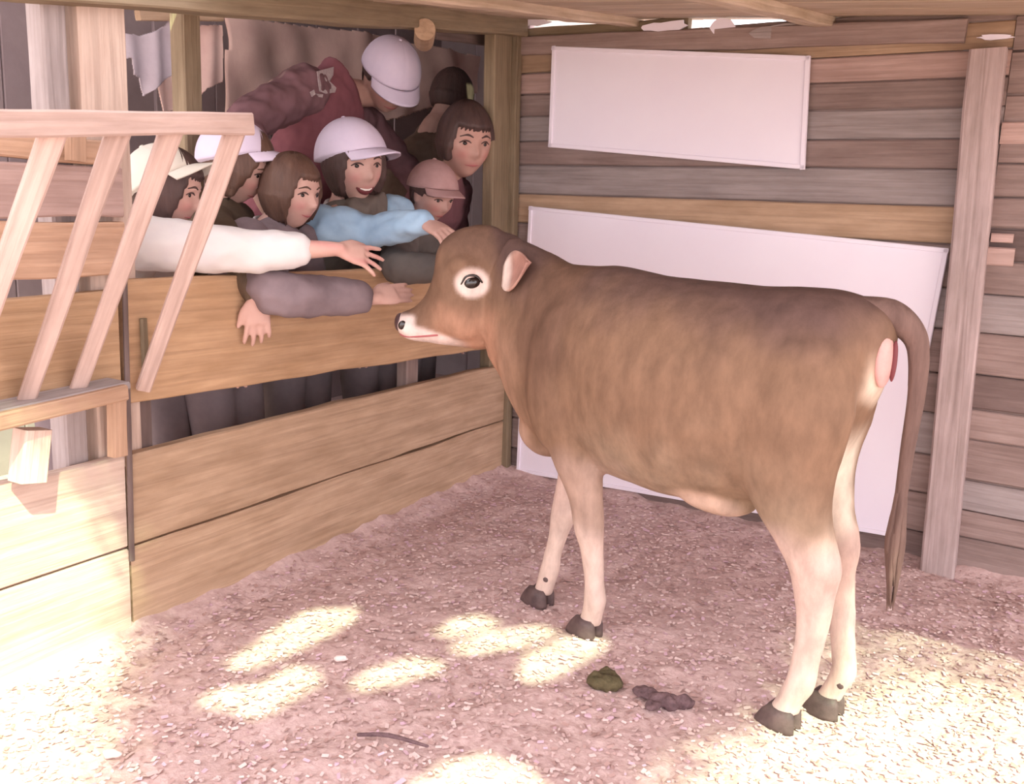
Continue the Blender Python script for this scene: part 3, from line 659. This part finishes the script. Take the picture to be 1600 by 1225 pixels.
    for u in SPH2:
        x, y, z = u; az = math.atan2(x, y); p = headpt((x, y*1.0, z)) if y < .3 else V((.071*x*(1+.05*(1-abs(z))), .088*y, .102*z))
        strand = .5+.5*math.sin(az*34+3*noise.noise(V((az*3, z*2, hr)))); fr = abs(az)
        if hairstyle == 'short': lim = .50+.07*strand if fr < .75 else (.05 if fr < 1.25 else (-.10 if fr < 1.9 else -.55))
        elif hairstyle == 'bob': lim = .34+.10*strand if fr < .72 else (.34-(fr-.72)*3.2 if fr < 1.15 else -.80)
        else: lim = .28+.10*strand if fr < .80 else (-.55 if fr > 1.05 else .28-(fr-.8)*3.3)
        w_ = min(1, max(0, (z-lim)/.09)); w_ = w_*w_*(3-2*w_)
        th = .095+.03*strand+(.06 if z < 0 and fr > 1 and hairstyle != 'short' else 0)
        hvs.append(head + F @ (p*((1+th)*w_ + .82*(1-w_))*hk))
    link('hair', mesh('hair', hvs, SPH2F, hair, True), root)
    if cap is not None:
        Fc = frame(capf[0], capf[1]) if capf else F
        tilt = cap; Ct = Fc @ Matrix.Rotation(tilt, 3, 'X'); cv = []
        for u in SPH2:
            x, y, z = u; w_ = min(1, max(0, (z-.09)/.04)); az = math.atan2(x, y)
            seam = 1-.010*math.exp(-((math.sin(az*3))/.08)**2)
            p = V((.090*x, .106*y, .118*z**(.92) if z > 0 else .1*z))
            cv.append(head + Ct @ ((p*(w_*seam) + p*.62*(1-w_) + V((0, -.004, .006)))*hk))
        cp_ = link('cap', mesh('cap', cv, SPH2F, capM, True), root)
        bvv = []; n, m_ = 20, 8
        for s_ in (0, 1):
            for j in range(m_+1):
                for i in range(n+1):
                    q = (i/n-.5)*2*1.15; r_ = j/m_; ex = math.cos(q*1.25)**.6 if abs(q*1.25) < 1.57 else 0
                    rx, ry = .086, .102; ln = .046*ex*r_
                    p = V((rx*math.sin(q), ry*math.cos(q)+ln, .024 - .020*r_*ex - .010*(math.sin(q))**2*r_*2 - .0045*s_)); bvv.append(head + Ct @ (p*hk))
        nn = (n+1)*(m_+1); bf = []
        for j in range(m_):
            for i in range(n):
                a_ = j*(n+1)+i; q4 = (a_, a_+1, a_+n+2, a_+n+1); bf.append(q4); bf.append(tuple(nn+t_ for t_ in reversed(q4)))
        ed = list(range(n+1)) + [j*(n+1)+n for j in range(1, m_+1)] + [m_*(n+1)+i for i in range(n-1, -1, -1)] + [j*(n+1) for j in range(m_-1, 0, -1)]
        for t_ in range(len(ed)): a_, b_ = ed[t_], ed[(t_+1) % len(ed)]; bf.append((b_, a_, nn+a_, nn+b_))
        link('cap_brim', mesh('cap_brim', bvv, bf, capM, True), cp_)
        gg = G(); gg.add(*ball(head + Ct @ (V((0, -.004, .124))*hk), (.008, .008, .005), Ct, 10, 6)); link('cap_button', mesh('cap_button', gg.v, gg.f, capM, True), cp_)
    # clothes
    off = .012*k; g = G()
    g.add(*tube(trunk[:5] + [hips+V((0, 0, -.05*k))], [(a_+off, b_+off) for a_, b_ in trad], 22, lat=lat, sub=4))
    def sleeve(g, sh, arm, ex=0):
        el, wr = V(arm['e']), V(arm['w']); c_ = arm.get('cuff', .86); cf = el*(1-c_)+wr*c_; rr_ = arm.get('r', 1)
        g.add(*tube([sh+(shc-sh)*.3, sh, sh*.5+el*.5, el, el*.45+cf*.55, cf], [.050*k, (.056*k+ex)*rr_, (.052*k+ex)*rr_, (.046*k+ex)*rr_, (.042*k+ex)*rr_, (.036*k)*rr_], 18, sub=4))
    if not sleeves:
        for sh, arm in ((shR, armR), (shL, armL)): sleeve(g, sh, arm)
    def wrinkle(me_, amp):
        P2 = coords(me_); N2 = np.empty(len(P2)*3); me_.vertices.foreach_get('normal', N2)
        w2 = np.array([n3((p[0]*1.0, p[1]*1.0, p[2]*1.6), 16, hr)+.5*n3(p, 34, hr) for p in P2]); setcoords(me_, P2+N2.reshape(-1, 3)*(w2*amp)[:, None])
    me_ = union(g, .008, 4); wrinkle(me_, .006); me_.materials.append(top); tp_ = link('jacket' if top not in (M_WSHIRT, M_BLUE) else 'shirt', me_, root)
    if sleeves:
        for sh, arm in ((shR, armR), (shL, armL)):
            g = G(); sleeve(g, sh, arm); me_ = union(g, .007, 4); wrinkle(me_, .010); me_.materials.append(sleeves); link('sleeve', me_, root)
    if collar:
        g = G(); nd = (head-neck).normalized(); fw2 = fy
        rr_ = [ring(neck + nd*dz*k, lat*(rd*k), lat.cross(nd)*(rd*k), 20) for dz, rd in ((-.01, .066), (.03, .058), (.036, .052), (.0, .055))]; g.add(*loft(rr_))
        link('collar', mesh('collar', g.v, g.f, collar, True), root)
    g = G()
    for hp, kn, ft, fwd in legs: g.add(*tube([hp+V((0, 0, .03)), kn, kn*.4+ft*.6, ft+V((0, 0, .03))], [.088*k, .066*k, .060*k, .055*k], 16, sub=3))
    g.add(*tube([hips+V((0, 0, .05*k)), hips+V((0, 0, -.07*k))], [(hw*.97, .098*k), (hw*.9, .09*k)], 20, lat=lat))
    me_ = union(g, .011, 3); me_.materials.append(trousers); link('trousers', me_, root)
    for hp, kn, ft, fwd in legs:
        g = G(); g.add(*tube([ft+V((0, 0, .02))-fwd*.02, ft+fwd*.01+V((0, 0, -.012*k)), ft+fwd*.08*k+V((0, 0, -.020*k)), ft+fwd*.13*k+V((0, 0, -.024*k))], [.036*k, .040*k, .037*k, .028*k], 14, sub=3))
        me_ = mesh('shoe', g.v, g.f, M_SHOE, True); link('shoe', me_, root)
    return root, tp_
X = at_x
GRP = None
# A: child nearest the rack, in white
person('child in a white shirt and cream cap beside the slanted rack, one arm stretched out', (-2.30, 1.62), X(262, 296, -2.05), (.86, .52, -.22), (-2.13, 1.70, 1.005), (-2.30, 1.62, .66),
       (-2.04, 1.60, .975), (-2.19, 1.83, .985), dict(e=X(372, 392, -1.845), w=X(527, 389, -1.66), d=X(583, 404, -1.60)-X(527, 389, -1.66), pn=(-.55, .45, -.6), side=1, cuff=.58, curl=.14, spread=.34, r=1.3),
       dict(e=(-2.24, 1.93, .78), w=(-2.08, 1.98, .66), d=(.4, .1, -.9), pn=(1, 0, 0)), top=M_WSHIRT, hair=M_HAIR, hairstyle='bob', cap=.72, capM=M_CAPY, mouth='closed', group='children leaning over the fence')
# B: white cap, olive jacket, hand hanging over the plank
person('child in a white cap and olive jacket, looking down, behind the rack end', (-2.42, 2.08), X(372, 258, -2.17), (.80, .42, -.42), (-2.25, 2.12, 1.06), (-2.42, 2.06, .68),
       (-2.14, 2.00, 1.02), (-2.30, 2.25, 1.02), dict(e=(-1.985, 1.90, .965), w=(-1.845, 1.868, .835), d=(.06, -.02, -.9), pn=(-.8, .5, 0), side=-1, cuff=.9, curl=.2, spread=.14),
       dict(e=(-2.36, 2.33, .80), w=(-2.2, 2.36, .65), d=(.4, .1, -.9), pn=(1, 0, 0)), top=M_OLIVEJ, hair=M_HAIRB, hairstyle='bob', cap=.16, capM=M_CAP, capf=((.78, .62, .02), 0), hk=1.12, group='children leaning over the fence')
# C: bare-headed, grey sweater, reaching to the calf's chin
person('bare-headed child in a grey sweater, reaching to the muzzle of the calf', (-2.28, 2.18), X(454, 300, -2.02), (.90, .05, -.12), (-2.10, 2.17, .985), (-2.28, 2.14, .62),
       (-2.04, 2.03, .965), (-2.08, 2.31, .965), dict(e=X(430, 458, -1.80), w=X(582, 466, -1.66), d=X(662, 450, -1.59)-X(582, 466, -1.66), pn=(-.5, .4, -.6), side=1, cuff=.84, curl=.10, spread=.05, r=1.38),
       dict(e=(-2.14, 2.44, .78), w=(-2.03, 2.48, .66), d=(.4, .1, -.9), pn=(1, 0, 0)), top=M_GREYS, hair=M_HAIRB, hairstyle='bob', mouth='smile', collar=M_WSHIRT, hk=1.06, group='children leaning over the fence')
# D: white cap, blue sleeves, smiling
person('smiling child in a white cap and pale blue sleeves, touching the calf on its forehead', (-2.36, 2.56), X(552, 256, -2.10), (.92, -.32, -.10), (-2.15, 2.58, 1.05), (-2.36, 2.58, .64),
       X(505, 352, -2.06), X(622, 330, -2.10), dict(e=X(585, 362, -1.90), w=X(662, 348, -1.70), d=X(700, 366, -1.60)-X(662, 348, -1.70), pn=(.2, .2, -1), side=1, cuff=.95, curl=.25, spread=.06, r=1.12),
       dict(e=(-2.16, 2.88, .80), w=(-2.03, 2.86, .68), d=(.4, .1, -.9), pn=(1, 0, 0)), k=1.08, top=M_VEST, sleeves=M_BLUE, hair=M_HAIR, hairstyle='bob', cap=.20, capM=M_CAP, capf=((.98, .02, .0), .06), mouth='open', collar=M_WSHIRT, roll=.06, hk=1.26, group='children leaning over the fence')
# E: right by the calf's head
person('child in a dusty pink cap and dark grey jacket, nearest the head of the calf', (-2.30, 2.92), X(676, 303, -2.0), (.86, -.20, -.36), (-2.08, 2.90, 1.0), (-2.30, 2.92, .62),
       (-2.02, 2.76, .985), (-2.06, 3.04, .97), dict(e=X(622, 418, -1.83), w=X(694, 420, -1.68), d=(.5, -.1, .0), pn=(.1, -.2, -1), cuff=.9, r=1.2),
       dict(e=(-2.1, 3.12, .78), w=(-2.02, 3.10, .64), d=(.3, .0, -.9), pn=(1, 0, 0)), top=M_DKGREY, hair=M_HAIR, hairstyle='short', cap=.30, capM=M_CAPP, skin=(.86, .82, .82), group='children leaning over the fence')
# F: adult bending forward
rF, jF = person('adult in a maroon jacket and white cap, bending forward behind the children', (-2.75, 2.85), X(608, 122, -2.36), (.70, -.36, -.62), (-2.50, 3.04, 1.50), (-2.78, 2.84, .88),
       X(478, 140, -2.45), (-2.56, 3.26, 1.42), dict(e=X(385, 190, -2.45), w=X(395, 290, -2.36), d=(.3, .2, -.7), pn=(.6, .3, .2), r=1.35),
       dict(e=(-2.44, 3.42, 1.20), w=(-2.30, 3.36, 1.05), d=(.3, -.1, -.7), pn=(.6, .3, .2)), k=1.18, top=M_RED, sleeves=M_MAROON, hair=M_HAIR, hairstyle='short', cap=.0, capM=M_CAP, hk=1.32)
# G: woman by the corner post
person('dark-haired woman in dark red, standing by the corner post', (-2.30, 3.20), X(726, 220, -2.02), (.74, -.46, -.16), (-2.10, 3.16, 1.20), (-2.30, 3.20, .80),
       (-2.08, 3.00, 1.15), (-2.16, 3.34, 1.15), dict(e=(-2.14, 2.96, .92), w=(-2.02, 3.0, .74), d=(.3, .1, -.9), pn=(1, 0, 0)),
       dict(e=(-2.24, 3.42, .90), w=(-2.12, 3.42, .70), d=(.2, 0, -.9), pn=(1, 0, 0)), k=1.10, hk=1.36, top=M_DKRED, hair=M_HAIR, hairstyle='long', skin=(.92, .88, .86))
# H: someone behind, only dark hair shows
person('person in a dark brown coat at the back, behind the dark-haired woman', (-2.72, 3.62), X(706, 150, -2.5), (.2, .95, -.2), (-2.52, 3.66, 1.42), (-2.70, 3.60, .92),
       (-2.38, 3.60, 1.36), (-2.68, 3.82, 1.36), dict(e=(-2.34, 3.60, 1.1), w=(-2.34, 3.66, .9), d=(0, .1, -.9), pn=(1, 0, 0)),
       dict(e=(-2.76, 3.9, 1.1), w=(-2.72, 3.94, .9), d=(0, .1, -.9), pn=(1, 0, 0)), k=1.15, top=M_DKBR, hair=M_HAIR, hairstyle='long')

# emblem on the maroon shoulder: a pale irregular patch with a dark slash
bvs = [BVHTree.FromPolygons([v_.co for v_ in q_.data.vertices], [tuple(p_.vertices) for p_ in q_.data.polygons]) for q_ in [jF]+[c_ for c_ in rF.children if c_.name.startswith('sleeve')]]
def decal(poly, m, lift, name, par):
    pts = []
    for px, py in poly:
        r = (FW + RT*((px-800)/CAMF) - UP*((py-612.5)/CAMF)).normalized(); hits = [h_ for h_ in (b_.ray_cast(CP, r) for b_ in bvs) if h_[0]]
        if not hits: print('EMBLEM MISS', px, py); return None
        h = min(hits, key=lambda h_: h_[3]); pts.append((h[0], h[1]))
    n = V(); 
    for _, q in pts: n += q if q.dot(CP-pts[0][0]) > 0 else -q
    n.normalize(); rr = [[p + n*(lift-.004) for p, _ in pts], [p + n*lift for p, _ in pts]]
    gg = G(); gg.add(*loft(rr)); return link(name, mesh(name, gg.v, gg.f, m), par)
decal([(494, 112), (520, 105), (519, 118), (514, 128), (524, 138), (522, 145), (508, 147), (498, 143)], M_PATCH, .006, 'emblem', rF)
decal([(483, 144), (489, 140), (491, 147), (486, 151)], M_PATCH, .006, 'emblem', rF)
decal([(492, 146), (503, 147), (502, 152), (496, 151)], M_PATCH, .006, 'emblem', rF)

# ------------------------------------------------------------------ dung and debris
def pat(name, label, px, py, w, d, h, m, seed, cat):
    p = at_z(px, py, .005); gg = G()
    for i in range(9):
        q = random.Random(seed*31+i); a_ = q.random()*6.28; r_ = q.random()**.6
        gg.add(*ball(p + V((math.cos(a_)*w*r_*.7, math.sin(a_)*d*r_*.7, h*.3*(1-r_*.5))), (w*q.uniform(.25, .5), d*q.uniform(.3, .55), h*q.uniform(.4, .9)), Matrix.Rotation(a_, 3, 'Z'), 12, 8))
    me = union(gg, .004, 2); P2 = coords(me); w2 = np.array([n3(p_, 70, seed) for p_ in P2]); P2[:, 2] += w2*.006; setcoords(me, P2); me.materials.append(m)
    link(name, me, label=label, category=cat, group='cow pats on the floor')
pat('dung_pat', 'round olive cow pat on the shavings in front of the forelegs', 952, 1070, .055, .045, .026, M_DUNG, 1, 'dung')
pat('dung_pat', 'crumbled dark cow pat, right of the round olive one', 1030, 1094, .080, .035, .022, M_DUNG2, 2, 'dung')
g = G(); a = at_z(560, 1148, .008); b = at_z(668, 1166, .008); g.add(*tube([a, a*.6+b*.4+V((0, .01, .004)), b], [.004, .005, .003], 8)); link('twig', mesh('twig', g.v, g.f, M_DUNG2), label='thin dark twig lying on the shavings near the front', category='twig')
def chip(px, py, w, lab):
    p = at_z(px, py, .012); gg = G(); gg.add(*ball(p, (w, w*.4, .008), Matrix.Rotation(.5, 3, 'Z'), 12, 6)); me = union(gg, .003, 1); P2 = coords(me); w2 = np.array([n3(p_, 90, px) for p_ in P2]); P2 += (w2*.004)[:, None]; setcoords(me, P2); me.materials.append(M_CH[0])
    link('wood_chip', me, label=lab, category='wood chip', group='loose wood chips on the floor')
chip(174, 1178, .022, 'pale wood chip on the floor at the lower left'); chip(534, 1028, .020, 'small pale chip added as a sun spot between the sun patches')  # second chip stands in for a small sun patch

# ------------------------------------------------------------------ added sun mask outside the frame, holes shaped to cast the sun patches
AZ = 2.30
def up_to(p): return p - SUND*((p.z-AZ)/SUND.z)
def floor_or_fence(px, py):
    p = at_x(px, py, FX)
    return p if p.z > 0 and px < 260 else at_z(px, py, 0)
patches = [[(350, 1035), (390, 1010), (440, 975), (490, 950), (560, 950), (555, 965), (500, 1000), (440, 1025), (380, 1045)],
    [(305, 1100), (340, 1075), (400, 1070), (460, 1040), (495, 1045), (500, 1065), (440, 1105), (400, 1120), (355, 1105)],
    [(540, 1075), (580, 1045), (640, 1028), (695, 1030), (690, 1045), (640, 1060), (570, 1078)],
    [(675, 990), (700, 970), (750, 960), (780, 968), (755, 985), (700, 995)],
    [(700, 1012), (760, 985), (850, 975), (880, 985), (810, 1012), (720, 1022)],
    [(810, 1062), (820, 1020), (880, 995), (955, 995), (930, 1020), (880, 1050), (830, 1067)],
    [(640, 1232), (690, 1192), (760, 1178), (830, 1200), (870, 1250), (700, 1290)],
    [(1040, 1240), (1130, 1172), (1235, 1120), (1330, 1085), (1420, 1060), (1520, 1070), (1640, 1100), (1760, 1200), (1900, 1500), (1000, 1500)],
    [(-120, 735), (90, 735), (150, 780), (185, 880), (188, 980), (160, 1110), (140, 1260), (100, 1500), (-300, 1500), (-400, 1000)]]
polys = [[(lambda q: (q.x, q.y))(up_to(floor_or_fence(*p))) for p in pl] for pl in patches]
def inpoly(x, y, pl):
    r = False
    for i in range(len(pl)):
        (x1, y1), (x2, y2) = pl[i], pl[i-1]
        if (y1 > y) != (y2 > y) and x < (x2-x1)*(y-y1)/(y2-y1)+x1: r = not r
    return r
st = .012; x0, x1, y0, y1 = -1.4, 2.6, -1.7, 1.75
nx, ny = int((x1-x0)/st), int((y1-y0)/st); vid = {}; v, f = [], []
def gv(i, j):
    if (i, j) not in vid: vid[(i, j)] = len(v); v.append((x0+i*st, y0+j*st, AZ))
    return vid[(i, j)]
bb = [(min(p[0] for p in q), max(p[0] for p in q), min(p[1] for p in q), max(p[1] for p in q)) for q in polys]
mask = np.zeros((2, nx, ny))
for j in range(ny):
    yy = y0+(j+.5)*st
    for i in range(nx):
        xx = x0+(i+.5)*st
        for k, (b_, q) in enumerate(zip(bb, polys)):
            if b_[0] <= xx <= b_[1] and b_[2] <= yy <= b_[3] and inpoly(xx, yy, q): mask[0 if k < len(polys)-2 else 1, i, j] = 1
zq = [(lambda q: (q.x, q.y))(up_to(at_z(*p_))) for p_ in [(1180, 1140), (1240, 1010), (1330, 940), (1450, 925), (1620, 930), (1800, 1000), (1800, 1150)]]
zone = np.array([[.42*inpoly(x0+(i+.5)*st, y0+(j+.5)*st, zq) for j in range(ny)] for i in range(nx)])  # extra scattered holes, partial sun in place of glare
wz = np.hanning(25); wz /= wz.sum()
zone = np.apply_along_axis(lambda a_: np.convolve(a_, wz, 'same'), 0, zone); zone = np.apply_along_axis(lambda a_: np.convolve(a_, wz, 'same'), 1, zone)
w_ = np.hanning(31); w_ /= w_.sum()                       # scattered holes round the two big openings, added to soften the sun edge
soft = np.apply_along_axis(lambda a_: np.convolve(a_, w_, 'same'), 0, mask[1]); soft = np.apply_along_axis(lambda a_: np.convolve(a_, w_, 'same'), 1, soft)
opened = (mask[0] > 0) | (soft*1.25 > rng.random((nx, ny))*.96+.04) | (zone > rng.random((nx, ny)))
for j in range(ny):
    for i in range(nx):
        if not opened[i, j]: f.append((gv(i, j), gv(i+1, j), gv(i+1, j+1), gv(i, j+1)))
me = mesh('sun_mask', v, f, M_SUNMASK); msk = link('sun_mask', me, label='added unseen sheet with holes that shape the sun patches', category='light mask')
so = msk.modifiers.new('thick', 'SOLIDIFY'); so.thickness = .004
